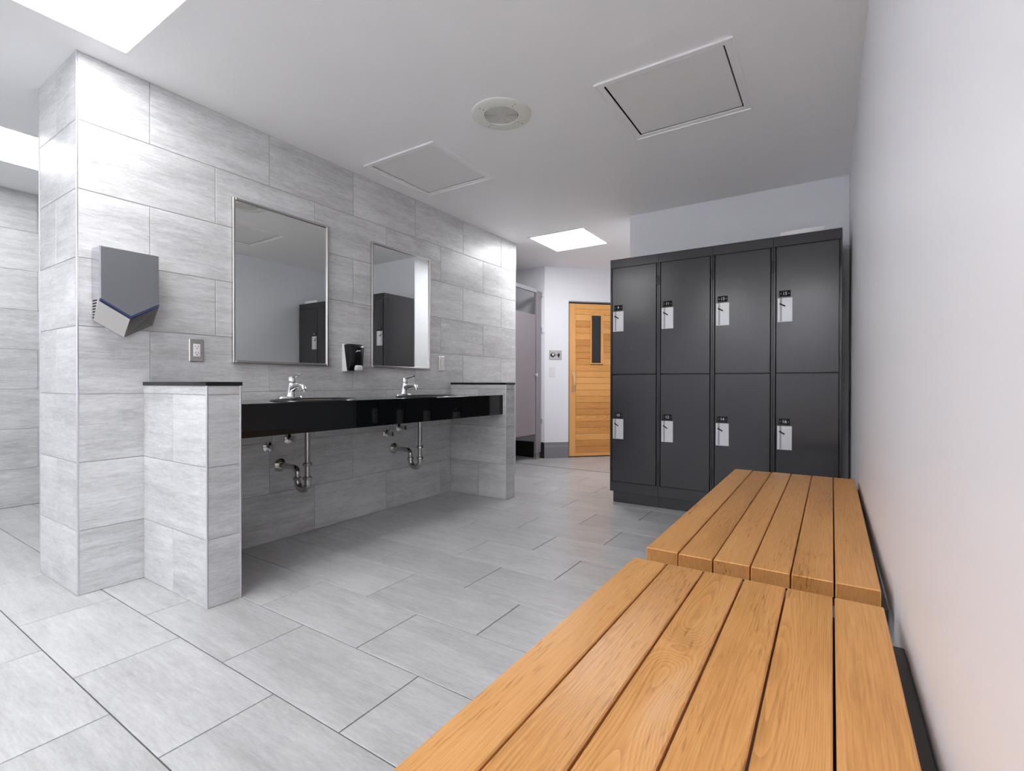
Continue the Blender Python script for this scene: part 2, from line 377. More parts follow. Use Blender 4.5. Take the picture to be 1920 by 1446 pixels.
# half walls with black stone caps
def half_wall(x1, y0, y1, label, s0, cap_out):
    hw = MB().box(0.0005, y0+0.002, 0, x1-0.002, y1-0.002, PONY_Z).build('wall_half', 'grout')
    struct(hw, label, 'half wall')
    tile_face(hw, (0, y0), (1, 0), (0, -1), x1, s0, PONY_Z)
    tile_face(hw, (0, y1), (1, 0), (0, 1), x1, s0, PONY_Z)
    tile_face(hw, (x1, y0), (0, 1), (1, 0), y1-y0, 0.305, PONY_Z)
    corner_trim(hw, x1, y0, 1, -1, 0, PONY_Z, 0.0045); corner_trim(hw, x1, y1, 1, 1, 0, PONY_Z, 0.0045)
    c = MB().box(0.0005, y0-cap_out, PONY_Z, x1+cap_out, y1+cap_out, PONY_Z+0.0165, 0.0015).build('cap', 'stone', hw)
    c['label'] = 'polished black stone cap'
    return hw
half_wall(PNX, PN0, PN1, 'near tiled half wall with black cap beside the hand dryer', 0.0, 0.004)
half_wall(PFX, PF0, PF1, 'far tiled half wall with black cap at the counter end', 0.0, 0.004)

# shower-side tiled wall
sh = MB().box(SHX-0.12, ROOM_Y0, 0, SHX-0.002, STY, H).build('wall_shower', 'grout')
struct(sh, 'grey tiled wall at the far left beyond the sink wall', 'wall')
tile_face(sh, (SHX, -1.5), (0, 1), (1, 0), WALL_END+1.5, 0.1)
MB().box(SHX-0.002, ROOM_Y0, 0, SHX, -1.503, H).build('plaster', 'paint', sh)

# painted walls
RW = [(2.905, BWY+0.1), (2.9468, ROOM_Y0-0.1)]
o = MB().prism([(RW[0][0], RW[0][1], 0), (RW[1][0], RW[1][1], 0), (RW[1][0]+0.15, RW[1][1], 0), (RW[0][0]+0.15, RW[0][1], 0)], (0, 0, H)).build('wall_right', 'paint')
struct(o, 'smooth lilac white wall running along the wooden benches', 'wall')
o = MB().box(BWX, BWY, 0, 2.904, BWY+0.10, H).build('wall_back', 'paint'); struct(o, 'lilac white wall behind the dark lockers', 'wall')
o = MB().box(BWX, BWY+0.1005, 0, BWX+0.12, 6.4, H).build('wall_hall', 'paint'); struct(o, 'white side wall of the passage hidden behind the lockers', 'wall')
o = MB().box(SHX-0.12, ROOM_Y0-0.12, 0, 3.1, ROOM_Y0, H).build('wall_front', 'paint'); struct(o, 'painted wall closing the room behind the camera', 'wall')
o = MB().box(SHX-0.12, STY, 0, -0.2355, STY+0.1, H).build('wall_stall', 'paint'); struct(o, 'blue grey wall above the toilet stall partition', 'wall')
o = MB().box(SHX, WALL_END-0.12, 0, WALL_BACK-0.0005, WALL_END, H).build('wall_shower_end', 'paint'); struct(o, 'painted wall between shower side and toilet stall', 'wall')

# 45 degree wall with the sauna door opening; frame: s along wall, n out of wall
Q0 = Vector((-0.235, STY, 0)); DS = Vector((math.sqrt(.5), math.sqrt(.5), 0)); DN = Vector((math.sqrt(.5), -math.sqrt(.5), 0))
A45 = Matrix(((DS.x, -DN.x, 0, Q0.x), (DS.y, -DN.y, 0, Q0.y), (0, 0, 1, 0), (0, 0, 0, 1)))   # local x = s, local y = into wall, z up
DO0, DO1, DOZ = 0.318, 1.105, 2.0
aw = MB()
aw.box(0, 0, 0, DO0, 0.12, H, mat=A45); aw.box(DO1, 0, 0, 2.18, 0.12, H, mat=A45); aw.box(DO0, 0, DOZ, DO1, 0.12, H, mat=A45)
o = aw.build('wall_angled', 'paint'); struct(o, 'bright angled white wall holding the sauna door', 'wall')
bb = MB().prism([A45 @ Vector(p) for p in ((-0.004, 0, 0), (-0.004, -0.014, 0), (-0.004, -0.014, 0.145), (-0.004, -0.007, 0.158), (-0.004, -0.006, 0.2), (-0.004, 0, 0.2))], (DS*(DO0+0.002))).build('baseboard_angled', 'base_grey')
struct(bb, 'tall grey cove baseboard left of the sauna door', 'baseboard')
o = MB().box(SHX+0.5, STY-0.012, 0, -0.24, STY-0.0005, 0.2).build('baseboard_stall', 'base_black'); struct(o, 'black base low on the wall inside the toilet stall', 'baseboard')
o = MB().box(BWX+0.002, BWY-0.011, 0, 2.89, BWY-0.0005, 0.1).build('baseboard_back', 'base_grey'); struct(o, 'grey baseboard behind the lockers', 'baseboard')

# ------------------------------------------------------------------ sauna door
door = MB(); org = tuple(A45 @ Vector((0, 0, 0)))
d1 = thing('door_1', org, 'amber cedar plank sauna door with narrow dark window', 'door'); d1['kind'] = 'structure'
d1.matrix_world = A45
def dbox(name, mat, x0, y0, z0, x1, y1, z1, c=0.0, par=None, lab=None):
    o_ = MB().box(x0, y0, z0, x1, y1, z1, c).build(name, mat, par or d1)
    if lab: o_['label'] = lab
    return o_
DX0, DX1, DZ0, DZ1, DY = 0.330, 1.095, 0.012, 1.972, 0.012     # door leaf, face at DY
dbox('core', 'void', DX0+0.004, DY+0.012, DZ0, DX1-0.004, DY+0.04, DZ1)
dbox('jamb', 'void', DO0+0.0005, 0.004, 0, DX0-0.003, 0.118, DOZ-0.001); dbox('jamb', 'void', DX1+0.003, 0.004, 0, DO1-0.0005, 0.118, DOZ-0.001)
dbox('head_frame', 'base_grey', DO0+0.0005, 0.003, 1.986, DO1-0.0005, 0.118, DOZ-0.0005); dbox('closer_gap', 'void', DX0-0.003, 0.02, DZ1+0.001, DX1+0.003, 0.1, 1.986)
def board(name, mat, x0, x1, z0, z1, vert=False, proud=0.0):
    """board object whose local x runs along the grain"""
    lx, lz = (z1-z0, x1-x0) if vert else (x1-x0, z1-z0)
    b = MB().box(-lx/2, -lz/2, -0.006, lx/2, lz/2, 0.006, 0.0022)
    o_ = b.build(name, mat, d1); cx, cz = (x0+x1)/2, (z0+z1)/2
    u, v_ = ((0, 0, 1), (-1, 0, 0)) if vert else ((1, 0, 0), (0, 0, 1))
    n_ = (0, -1, 0)
    if vert: v_ = (-1, 0, 0)
    o_.matrix_local = Matrix(((u[0], v_[0], n_[0], cx), (u[1], v_[1], n_[1], DY+0.006-proud), (u[2], v_[2], n_[2], cz), (0, 0, 0, 1)))
    return o_
ST = 0.088
board('stile', 'stile_wood', DX0, DX0+ST, DZ0, DZ1, True); board('stile', 'stile_wood', DX1-ST, DX1, DZ0, DZ1, True)
WX0, WX1, WZ0, WZ1 = 0.617, 0.793, 1.195, 1.838      # window frame outside
bx0, bx1 = DX0+ST+0.001, DX1-ST-0.001
zb = DZ1; edges = [DZ1, 1.905, 1.832]+[1.832-0.0807*k for k in range(1, 23)]+[DZ0]
for z1_, z0_ in zip(edges[:-1], edges[1:]):
    if z1_-z0_ < 0.02: continue
    if z0_ < WZ1-0.01 and z1_ > WZ0+0.01:
        board('plank', 'sauna_wood', bx0, WX0-0.0005, z0_+0.001, z1_-0.001); board('plank', 'sauna_wood', WX1+0.0005, bx1, z0_+0.001, z1_-0.001)
    else: board('plank', 'sauna_wood', bx0, bx1, z0_+0.001, z1_-0.001)
for nm, a in (('window_frame', (WX0, WX0+0.016, WZ0, WZ1, True)), ('window_frame', (WX1-0.034, WX1, WZ0, WZ1, True))): board(nm, 'stile_wood', *a, proud=0.005)
board('window_frame', 'stile_wood', WX0+0.0165, WX1-0.0345, WZ0, WZ0+0.016, proud=0.005); board('window_frame', 'stile_wood', WX0+0.0165, WX1-0.0345, WZ1-0.016, WZ1, proud=0.005)
dbox('pane', 'glass_dark', WX0+0.014, DY+0.008, WZ0+0.012, WX1-0.03, DY+0.012, WZ1-0.012)
hb = MB(); hp = []
hh = [(0.0, 1.118), (0.0, 1.075), (0.035, 1.035), (0.045, 0.97), (0.035, 0.905), (0.0, 0.868), (0.0, 0.825)]
rings = []
for k, (d_, z_) in enumerate(hh):
    wd = 0.021 if k in (0, 1, 5, 6) else 0.016
    th = 0.016
    nx = 0.382
    rings.append([(nx-wd, DY-d_-th, z_), (nx+wd, DY-d_-th, z_), (nx+wd, DY-d_, z_), (nx-wd, DY-d_, z_)])
hb.ring_loft(rings); hd = hb.build('handle', 'handle_wood', d1, 50); hd['label'] = 'pale bowed wooden pull handle'
for z_ in (1.100, 0.845): MB().lathe([(0.004, 0), (0.004, 0.003)], (0.382, DY-0.019, z_), 'Y', 10).build('screw', 'void', hd)

# controls on the angled wall
def wall45_thing(name, s, z, label, cat):
    t = thing(name, (0, 0, 0), label, cat); t.matrix_world = A45 @ Matrix.Translation((s, 0, z)); return t
t = wall45_thing('sauna_control', 0.143, 1.307, 'small steel sauna control plate with two black knobs', 'control panel')
MB().box(-0.081, -0.008, -0.058, 0.081, 0, 0.058, 0.003).build('plate', 'steel', t)
k1 = MB().lathe([(0.027, -0.008), (0.027, -0.02), (0.022, -0.026)], (-0.039, 0, 0.0), 'Y', 20).build('dial', 'black', t, 40)
MB().lathe([(0.014, -0.026), (0.013, -0.030)], (-0.039, 0, 0.004), 'Y', 16).build('dial_centre', 'white_plastic', k1, 40)
MB().lathe([(0.006, -0.008), (0.006, -0.014)], (0.0, 0, 0), 'Y', 12).build('indicator', 'black', t, 40)
k2 = MB().lathe([(0.015, -0.008), (0.014, -0.02)], (0.039, 0, 0.0), 'Y', 16).build('knob', 'black', t, 40)
MB().box(0.036, -0.03, -0.030, 0.042, -0.02, 0.024, 0.001).build('pointer', 'black', k2)
t = wall45_thing('light_switch', 0.099, 1.091, 'white wall switch below the sauna control plate', 'switch')
MB().box(-0.036, -0.006, -0.0625, 0.036, 0, 0.0625, 0.002).build('plate', 'white_plastic', t)
MB().box(-0.017, -0.010, -0.034, 0.017, -0.006, 0.034, 0.0015).build('rocker', 'white_plastic', t)

# ------------------------------------------------------------------ toilet stall partition
PX = -0.27
t = thing('stall_partition', (PX, WALL_END, 0), 'mauve grey toilet stall front with closed door and header rail', 'partition'); O = (PX, WALL_END, 0)
p = MB(O).box(PX-0.032, 4.50, 0.0, PX, 4.622, 2.098, 0.002).build('pilaster', 'partition', t)
MB(O).box(PX-0.036, 4.496, 0, PX+0.004, 4.626, 0.085, 0.001).build('shoe', 'steel', p)
for z_ in (2.07, 1.62, 0.47):
    b = MB(O).box(PX-0.005, 4.612, z_-0.03, PX+0.018, STY-0.001, z_+0.03, 0.003); b.build('wall_bracket', 'chrome', p)
MB(O).box(PX-0.012, 4.626, 0.21, PX-0.004, STY-0.001, 2.0).build('wall_channel', 'edge_metal', p)
h = MB(O).box(PX-0.032, WALL_END+0.0005, 2.072, PX+0.008, 4.499, 2.118, 0.002).build('header_rail', 'edge_metal', t)
p2 = MB(O).box(PX-0.028, WALL_END+0.0005, 0.0, PX-0.003, 3.80, 2.072, 0.002).build('pilaster', 'partition', t)
dr = MB(O).box(PX-0.026, 3.806, 0.318, PX-0.001, 4.482, 1.797, 0.002).build('door', 'partition', t)
MB(O).lathe([(0.014, 0), (0.014, 0.02), (0.009, 0.028)], (PX-0.001, 4.468, 1.055), 'X', 14).build('knob', 'chrome', dr, 40)
MB(O).box(PX-0.001, 4.478, 1.035, PX+0.014, 4.52, 1.07, 0.002).build('latch_keeper', 'chrome', p)

# ------------------------------------------------------------------ ceiling lights
def ceiling_light(x0, y0, x1, y1, label, lamp='lamp'):
    cx, cy = (x0+x1)/2, (y0+y1)/2
    t = thing('ceiling_light', (cx, cy, H), label, 'ceiling light', 'square ceiling light panels'); O = (cx, cy, H)
    b = MB(O); fw = 0.022; z0_, z1_ = H-0.004, H-0.0002
    for a in ((x0-fw, y0-fw, x1+fw, y0), (x0-fw, y1, x1+fw, y1+fw), (x0-fw, y0, x0, y1), (x1, y0, x1+fw, y1)): b.box(a[0], a[1], z0_, a[2], a[3], z1_)
    b.build('frame', 'trim', t)
    MB(O).box(x0+0.001, y0+0.001, H+0.004, x1-0.001, y1-0.001, H+0.012).build('diffuser', lamp, t)
    MB(O).box(x0-0.01, y0-0.01, H+0.081, x1+0.01, y1+0.01, H+0.09).build('housing', 'trim', t)
    return t
ceiling_light(*LAMPS[0], 'bright square ceiling light above the hand dryer, top left corner')
ceiling_light(*LAMPS[1], 'bright square ceiling light in the passage before the sauna door', 'lamp_hall')
ceiling_light(*LAMPS[2], 'bright ceiling light on the shower side, left picture edge')
ceiling_light(*LAMPS[3], 'square ceiling light behind the camera, middle of the room', 'lamp_rear')  # this and the next two are added to even out the light
ceiling_light(*LAMPS[4], 'square ceiling light behind the camera, rear row left', 'lamp_rear2')
ceiling_light(*LAMPS[5], 'square ceiling light behind the camera, above the bench end', 'lamp_rear2')

# access hatches
def hatch(x0, y0, x1, y1, label, gap):
    cx, cy = (x0+x1)/2, (y0+y1)/2; O = (cx, cy, H)
    t = thing('access_hatch', O, label, 'ceiling hatch', 'square ceiling access hatches')
    b = MB(O); fw = 0.036
    for a in ((x0, y0, x1, y0+fw), (x0, y1-fw, x1, y1), (x0, y0+fw, x0+fw, y1-fw), (x1-fw, y0+fw, x1, y1-fw)): b.box(a[0], a[1], H-0.006, a[2], a[3], H-0.0003)
    for a in ((x0-0.002, y0-0.002, x1+0.002, y0+0.007), (x0-0.002, y1-0.007, x1+0.002, y1+0.002), (x0-0.002, y0+0.007, x0+0.007, y1-0.007), (x1-0.007, y0+0.007, x1+0.002, y1-0.007)): b.box(a[0], a[1], H-0.011, a[2], a[3], H-0.006)
    b.build('frame', 'trim', t)
    g = fw+gap
    MB(O).box(x0+g, y0+g, H-0.001, x1-g, y1-g, H+0.012, 0.001).build('panel', 'hatch', t)
    MB(O).box(x0+0.02, y0+0.02, H+0.081, x1-0.02, y1-0.02, H+0.09).build('cavity_back', 'void', t)
    b = MB(O)
    for a in ((x0+0.031, y0+0.031, x1-0.031, y0+0.034), (x0+0.031, y1-0.034, x1-0.031, y1-0.031), (x0+0.031, y0+0.034, x0+0.034, y1-0.034), (x1-0.034, y0+0.034, x1-0.031, y1-0.034)): b.box(a[0], a[1], H, a[2], a[3], H+0.08)
    b.build('lining', 'steel', t)
hatch(*HATCH[0], 'larger looking ceiling hatch nearer the right wall with dark panel gap', 0.008)
hatch(*HATCH[1], 'ceiling hatch above the mirrors beside the tiled wall', 0.006)

# ceiling speaker
SPX, SPY = 1.285, 1.452
t = thing('ceiling_speaker', (SPX, SPY, H), 'round cream ceiling speaker between the two hatches', 'speaker'); O = (SPX, SPY, H)
b = MB(O); b.lathe([(0.163, H-0.0003), (0.163, H-0.004), (0.155, H-0.009), (0.094, H-0.0105), (0.092, H-0.007), (0.092, H-0.0003)], (SPX, SPY, 0), 'Z', 48)
b.build('ring', 'speaker', t, 35)
g = MB(O).lathe([(0.0915, H-0.0003), (0.0915, H-0.004)], (SPX, SPY, 0), 'Z', 40).build('backing', 'void', t)
b = MB(O)
for r_ in [0.006+0.0062*k for k in range(14)]:
    pts = [(SPX+r_*math.cos(a*2*math.pi/28), SPY+r_*math.sin(a*2*math.pi/28)) for a in range(28)]
    ri, ro = r_-0.0021, r_+0.0021
    rings = []
    for q in range(29):
        a = q*2*math.pi/28; c_, s_ = math.cos(a), math.sin(a)
        rings.append([(SPX+ri*c_, SPY+ri*s_, H-0.004), (SPX+ro*c_, SPY+ro*s_, H-0.004), (SPX+ro*c_, SPY+ro*s_, H-0.007), (SPX+ri*c_, SPY+ri*s_, H-0.007)])
    b.ring_loft(rings, False, False)
for k in range(12):
    a = k*math.pi/6+0.2; u_ = Vector((math.cos(a), math.sin(a), 0)); n_ = Vector((-u_.y, u_.x, 0))*0.0012
    p0 = Vector((SPX, SPY, H-0.0072)); 
    b.prism([p0+n_, p0-n_, p0-n_+u_*0.0925, p0+n_+u_*0.0925], (0, 0, 0.003))
b.build('grille', 'grille', t)
for k in range(4):
    a = 1.15+k*math.pi/2
    for rr_ in (0.113, 0.135):
        MB(O).lathe([(0.0035, H-0.0095), (0.003, H-0.0118)], (SPX+rr_*math.cos(a), SPY+rr_*math.sin(a), 0), 'Z', 8).build('screw', 'base_grey', t)

# ------------------------------------------------------------------ mirrors
def mirror(y0, y1, z0, z1, label):
    O = (0, (y0+y1)/2, z0); t = thing('wall_mirror', O, label, 'mirror', 'steel framed wall mirrors'); fw = 0.014
    for a in ((y0, z0, y0+fw, z1), (y1-fw, z0, y1, z1)): MB(O).box(0.0005, a[0], a[1], 0.022, a[2], a[3], 0.002).build('frame_side', 'steel', t)
    for a in ((y0+fw, z0, y1-fw, z0+fw), (y0+fw, z1-fw, y1-fw, z1)): MB(O).box(0.0005, a[0], a[1], 0.022, a[2], a[3], 0.002).build('frame_rail', 'steel', t)
    MB(O).box(0.0005, y0+fw, z0+fw, 0.013, y1-fw, z1-fw).build('glass', 'mirror', t)
mirror(0.669, 1.287, 1.062, 1.983, 'framed wall mirror above the near sink, closer to the hand dryer')
mirror(1.651, 2.266, 1.063, 1.974, 'framed wall mirror above the far sink, right of the soap dispenser')

# ------------------------------------------------------------------ hand dryer
O = (0, 0.166, 1.165); t = thing('hand_dryer', O, 'grey V shaped hand dryer on the tiled wall', 'hand dryer')
ya, yb, ym = 0.053, 0.280, 0.1665; zt = 1.556; XF = 0.1
front = [(ya, zt), (yb, zt), (yb, 1.323), (ym, 1.254), (ya, 1.323)]
back = [(ya, zt), (yb, zt), (yb, 1.232), (ym, 1.165), (ya, 1.232)]
sh_ = MB(O); sh_.ring_loft([[(0.002, y, z) for y, z in back], [(0.022, y, z) for y, z in back], [(XF-0.006, y, z) for y, z in front]])
body = sh_.build('body', 'dryer_side', t)
f_ = MB(O); e = 0.003
f_.ring_loft([[(XF-0.006, y, z) for y, z in front], [(XF-0.002, y, z) for y, z in front], [(XF, y+(e if y == ya else -e if y == yb else 0), z+(-e if z == zt else e)) for y, z in front]])
f_.build('front_cover', 'dryer_grey', t)
bl = MB(O)
for yy0, zz0, yy1, zz1 in ((ya, 1.323, ym, 1.254), (yb, 1.323, ym, 1.254)):
    bl.prism([(XF-0.011, yy0, zz0-0.0005), (XF-0.011, yy1, zz1-0.0005), (XF-0.011, yy1, zz1-0.008), (XF-0.011, yy0, zz0-0.008)], (0.012, 0, 0))
bl.build('air_slot', 'dryer_blue', t)
for nm, yy0, yy1 in (('lower_plate', ya, ym), ('lower_plate', yb, ym)):
    q = [Vector((XF-0.011, yy0, 1.323-0.009)), Vector((XF-0.011, yy1, 1.254-0.009)), Vector((0.022, yy1, 1.165)), Vector((0.022, yy0, 1.232))]
    nrm = (q[1]-q[0]).cross(q[3]-q[0]).normalized(); nrm = nrm if nrm.z < 0 else -nrm
    MB(O).prism([p_+nrm*0.0004 for p_ in q], nrm*0.003).build(nm, 'steel', t)
for k in range(7):
    z_ = 1.318-0.0125*k; ln = 0.05-0.0062*k
    MB(O).box(0.014, ya-0.0008, z_-0.003, 0.014+ln, ya+0.003, z_+0.003).build('vent_slot', 'void', body)

# outlet and switch on tiled wall
O = (0, 0.488, 1.1205); t = thing('power_outlet', O, 'steel plate with white double power outlet near first mirror', 'outlet')
MB(O).box(0.0003, 0.453, 1.061, 0.006, 0.523, 1.18, 0.003).build('plate', 'steel', t)
rc = MB(O).box(0.006, 0.4715, 1.088, 0.009, 0.5045, 1.154, 0.0008).build('receptacle', 'white_plastic', t)
for zc in (1.138, 1.105):
    b = MB(O)
    for dy in (-0.0065, 0.0065): b.box(0.0088, 0.488+dy-0.0012, zc-0.001, 0.0093, 0.488+dy+0.0012, zc+0.007)
    b.lathe([(0.0024, 0.0088), (0.0024, 0.0093)], (0, 0.488, zc-0.008), 'X', 8)
    b.build('socket_holes', 'void', rc)
for zc in (1.172, 1.069): MB(O).lathe([(0.0032, 0.006), (0.0022, 0.0075)], (0, 0.488, zc), 'X', 10).build('screw', 'chrome', t)
O = (0, 2.427, 1.117); t = thing('light_switch', O, 'steel plate with white switch right of the second mirror', 'switch')
MB(O).box(0.0003, 2.391, 1.055, 0.006, 2.463, 1.179, 0.003).build('plate', 'steel', t)
MB(O).box(0.006, 2.410, 1.083, 0.010, 2.444, 1.151, 0.001).build('rocker', 'white_plastic', t)

# soap dispenser
O = (0, 1.462, 1.03); t = thing('soap_dispenser', O, 'black and white soap dispenser between the mirrors', 'soap dispenser')
y0, y1 = 1.408, 1.515
wb = MB(O).prism([(0.0005, y0, 1.030), (0.050, y0, 1.030), (0.018, y0, 1.212), (0.0005, y0, 1.218)], (0, y1-y0, 0)).build('back_housing', 'white_plastic', t)
bc = MB(O); prof = [(0.0515, 1.032), (0.078, 1.040), (0.088, 1.07), (0.098, 1.19), (0.090, 1.211), (0.06, 1.217), (0.0195, 1.2135)]
def inset(k): return [(x, y0+k, z) for x, z in prof]
r0 = [(x, y0+0.001, z) for x, z in prof]; r1 = [(x, y1-0.001, z) for x, z in prof]
ctr = Vector((0.06, 0, 1.13))
def shrink(r, y, s): return [(ctr.x+(p_[0]-ctr.x)*s, y, ctr.z+(p_[2]-ctr.z)*s) for p_ in r]
bc.ring_loft([shrink(r0, y0-0.0005, 0.94), [(p_[0], y0+0.006, p_[2]) for p_ in r0], [(p_[0], y1-0.006, p_[2]) for p_ in r1], shrink(r1, y1+0.0005, 0.94)])
bc.build('cover', 'black', t, 50)
MB(O).box(0.074, 1.446, 1.033, 0.100, 1.503, 1.070, 0.006).build('push_bar', 'white_plastic', t, 40)
lg = MB(O); lp = [(1.442, 1.160), (1.452, 1.164), (1.458, 1.171), (1.466, 1.166), (1.478, 1.172), (1.486, 1.169)]
lg.tube([(0.0970, y, z) for y, z in lp], [0.0012, 0.0026, 0.0032, 0.0026, 0.0032, 0.001], 6); lg.build('logo', 'white_plastic', t)

# ------------------------------------------------------------------ vanity counter with sinks
CT, CBz, CX = 0.853, 0.696, 0.555
CY0, CY1 = PN1+0.0005, PF0-0.0005
SINKS = [0.962, 1.885]; SXC, SA, SB = 0.335, 0.225, 0.165     # centre x, half length along y, half width along x
O = (0, (CY0+CY1)/2, CT); van = thing('vanity_counter', O, 'glossy black vanity counter with deep front apron between half walls', 'counter')
tb = MB(O); NS = 40
def cell(x0, y0, x1, y1):
    tb.box(x0, y0, CT-0.03, x1, y1, CT)
ycuts = [CY0]
for sy in SINKS: ycuts += [sy-SA-0.02, sy+SA+0.02]
ycuts.append(CY1)
for i in range(len(ycuts)-1):
    if i % 2 == 0: cell(0.001, ycuts[i], CX-0.012, ycuts[i+1])
for sy in SINKS:
    ya_, yb_ = sy-SA-0.02, sy+SA+0.02; xa, xb = 0.001, CX-0.012
    angs = sorted(set([2*math.pi*k/NS for k in range(NS)]+[math.atan2(b_, a_) % (2*math.pi) for a_ in (xa-SXC, xb-SXC) for b_ in (ya_-sy, yb_-sy)]))
    outer, inner = [], []
    for a in angs:
        c_, s_ = math.cos(a), math.sin(a)
        tx = ((xb-SXC) if c_ > 0 else (xa-SXC))/c_ if abs(c_) > 1e-9 else 1e9
        ty = ((yb_-sy) if s_ > 0 else (ya_-sy))/s_ if abs(s_) > 1e-9 else 1e9
        tt = min(tx, ty); outer.append((SXC+c_*tt, sy+s_*tt)); inner.append((SXC+SB*c_, sy+SA*s_))
    n0 = len(tb.v); n = len(angs)
    for z_ in (CT, CT-0.03):
        tb.v += [Vector((*p_, z_)) for p_ in outer]+[Vector((*p_, z_)) for p_ in inner]
    for j in range(n):
        k = (j+1) % n
        tb.f.append((n0+j, n0+k, n0+n+k, n0+n+j)); tb.f.append((n0+2*n+j, n0+3*n+j, n0+3*n+k, n0+2*n+k)); tb.f.append((n0+n+j, n0+n+k, n0+3*n+k, n0+3*n+j))
tb.build('top', 'stone', van)
MB(O).box(CX-0.0115, CY0, CBz, CX, CY1, CT, 0.001).build('apron', 'stone', van)
MB(O).box(0.0, CY0, CT-0.06, 0.02, CY1, CT-0.0305).build('wall_cleat', 'void', van)
for y_ in (0.55, 1.42, 2.4): MB(O).box(0.02, y_, CT-0.058, CX-0.0125, y_+0.03, CT-0.0305).build('support_bar', 'void', van)

WHICH = ['near', 'far']
for i, sy in enumerate(SINKS):
    O = (SXC, sy, 0.7)
    sk = thing('sink_basin', O, ('oval black rimmed basin set in the counter nearest the hand dryer', 'oval black rimmed basin set in the counter nearest the far half wall')[i], 'sink', 'oval counter basins')
    prof = [(1.0, CT-0.002), (0.985, CT-0.05), (0.9, CT-0.10), (0.65, CT-0.138), (0.25, CT-0.150), (0.1, CT-0.152)]
    b = MB(O); rings = []
    def el(k, z_, d=0.0): return [(SXC+(SB*k+d)*math.cos(2*math.pi*j/32), sy+(SA*k+d)*math.sin(2*math.pi*j/32), z_) for j in range(32)]
    inner = [el(k*0.985, z_) for k, z_ in prof]; outer = [el(k*0.985, z_-0.006 if n_ else z_, 0.0 if n_ == 0 else 0.004) for n_, (k, z_) in enumerate(prof)]
    outer[0] = el(0.996, CT-0.002)
    b.ring_loft(list(reversed(outer))+inner, True, True)
    bw = b.build('bowl', 'bowl', sk, 50)
    b = MB(O); b.ring_loft([el(0.985, CT+0.0003), el(0.985, CT+0.006), el(1.0, CT+0.008, 0.006), el(1.0, CT+0.004, 0.022), el(1.0, CT+0.0003, 0.024), el(0.985, CT+0.0003)], False, False)
    b.build('rim', 'black', sk, 50)
    MB(O).lathe([(0.024, CT-0.151), (0.022, CT-0.149), (0.014, CT-0.149)], (SXC, sy, 0), 'Z', 20).build('drain', 'chrome', sk, 40)
    MB(O).lathe([(0.046, CT-0.172), (0.046, CT-0.1565), (0.06, CT-0.1565), (0.06, CT-0.154)][:2], (SXC-0.06, sy, 0), 'Z', 20).build('drain_collar', 'bowl', sk, 40)
    # faucet
    fx, z = 0.105, CT; O = (fx, sy, CT)
    fa = thing('faucet', O, ('chrome single lever faucet below the first mirror', 'chrome single lever faucet below the second mirror')[i], 'faucet', 'chrome lever faucets')
    b = MB(O); rings = []
    for k, zz in ((1.0, z+0.0003), (1.0, z+0.010), (0.9, z+0.017)):
        rings.append([(fx+0.029*k*math.cos(2*math.pi*j/28), sy+(0.080*k)*math.copysign(abs(math.sin(2*math.pi*j/28))**0.7, math.sin(2*math.pi*j/28)), zz) for j in range(28)])
    b.ring_loft(rings); b.build('base_plate', 'chrome', fa, 40)
    b = MB(O); b.tube([(fx-0.004, sy, z+0.012), (fx, sy, z+0.045), (fx+0.006, sy, z+0.085), (fx+0.008, sy, z+0.10)], [0.033, 0.026, 0.023, 0.021], 20); bd = b.build('body', 'chrome', fa, 40)
    b = MB(O); b.tube([(fx+0.0, sy, z+0.058), (fx+0.05, sy, z+0.078), (fx+0.095, sy, z+0.082), (fx+0.122, sy, z+0.074), (fx+0.128, sy, z+0.058)], [0.022, 0.019, 0.016, 0.0145, 0.013], 16); sp = b.build('spout', 'chrome', fa, 50)
    MB(O).lathe([(0.0125, z+0.046), (0.0125, z+0.058)], (fx+0.128, sy, 0), 'Z', 14).build('aerator', 'steel', sp, 40)
    b = MB(O); b.lathe([(0.020, z+0.100), (0.025, z+0.104), (0.026, z+0.122), (0.021, z+0.134), (0.010, z+0.139)], (fx+0.008, sy, 0), 'Z', 20); hh_ = b.build('handle_cap', 'chrome', fa, 40)
    b = MB(O); b.tube([(fx+0.012, sy, z+0.128), (fx+0.05, sy, z+0.139), (fx+0.09, sy, z+0.147), (fx+0.105, sy, z+0.148)], [0.012, 0.009, 0.0075, 0.006], 12); b.build('lever', 'chrome', hh_, 50)
    b = MB(O); b.tube([(fx-0.022, sy, z+0.012), (fx-0.022, sy, z+0.075)], 0.003, 8); b.lathe([(0.004, z+0.074), (0.007, z+0.080), (0.004, z+0.088)], (fx-0.022, sy, 0), 'Z', 10); b.build('lift_rod', 'chrome', fa, 40)
    # P-trap
    tx = SXC-0.06; zw = 0.452; 
    yt = sy-0.006
    O = (0, yt, zw); tr = thing('drain_trap', O, ('chrome drain trap under the near sink', 'chrome drain trap under the far sink')[i], 'drain pipe', 'chrome sink drain traps')
    R = 0.048; ux = tx-2*R
    b = MB(O); b.tube([(tx, yt, CT-0.173), (tx, yt, zw-0.045)], 0.0165, 16); tp = b.build('tailpiece', 'drain_chrome', tr, 50)
    b = MB(O); b.tube([(tx, yt, zw-0.0452)]+arc((tx-R, yt, zw-0.075), R, 0, -math.pi, 14, (1, 0, 0), (0, 0, 1))+[(ux, yt, zw-0.05)], 0.0195, 16); b.build('trap_bend', 'drain_chrome', tr, 50)
    b = MB(O); r_ = 0.04; b.tube([(ux, yt, zw-0.05)]+arc((ux-r_, yt, zw-0.04), r_, 0, math.pi/2, 8, (1, 0, 0), (0, 0, 1))+[(0.003, yt, zw)], 0.0165, 16); b.build('trap_arm', 'drain_chrome', tr, 50)
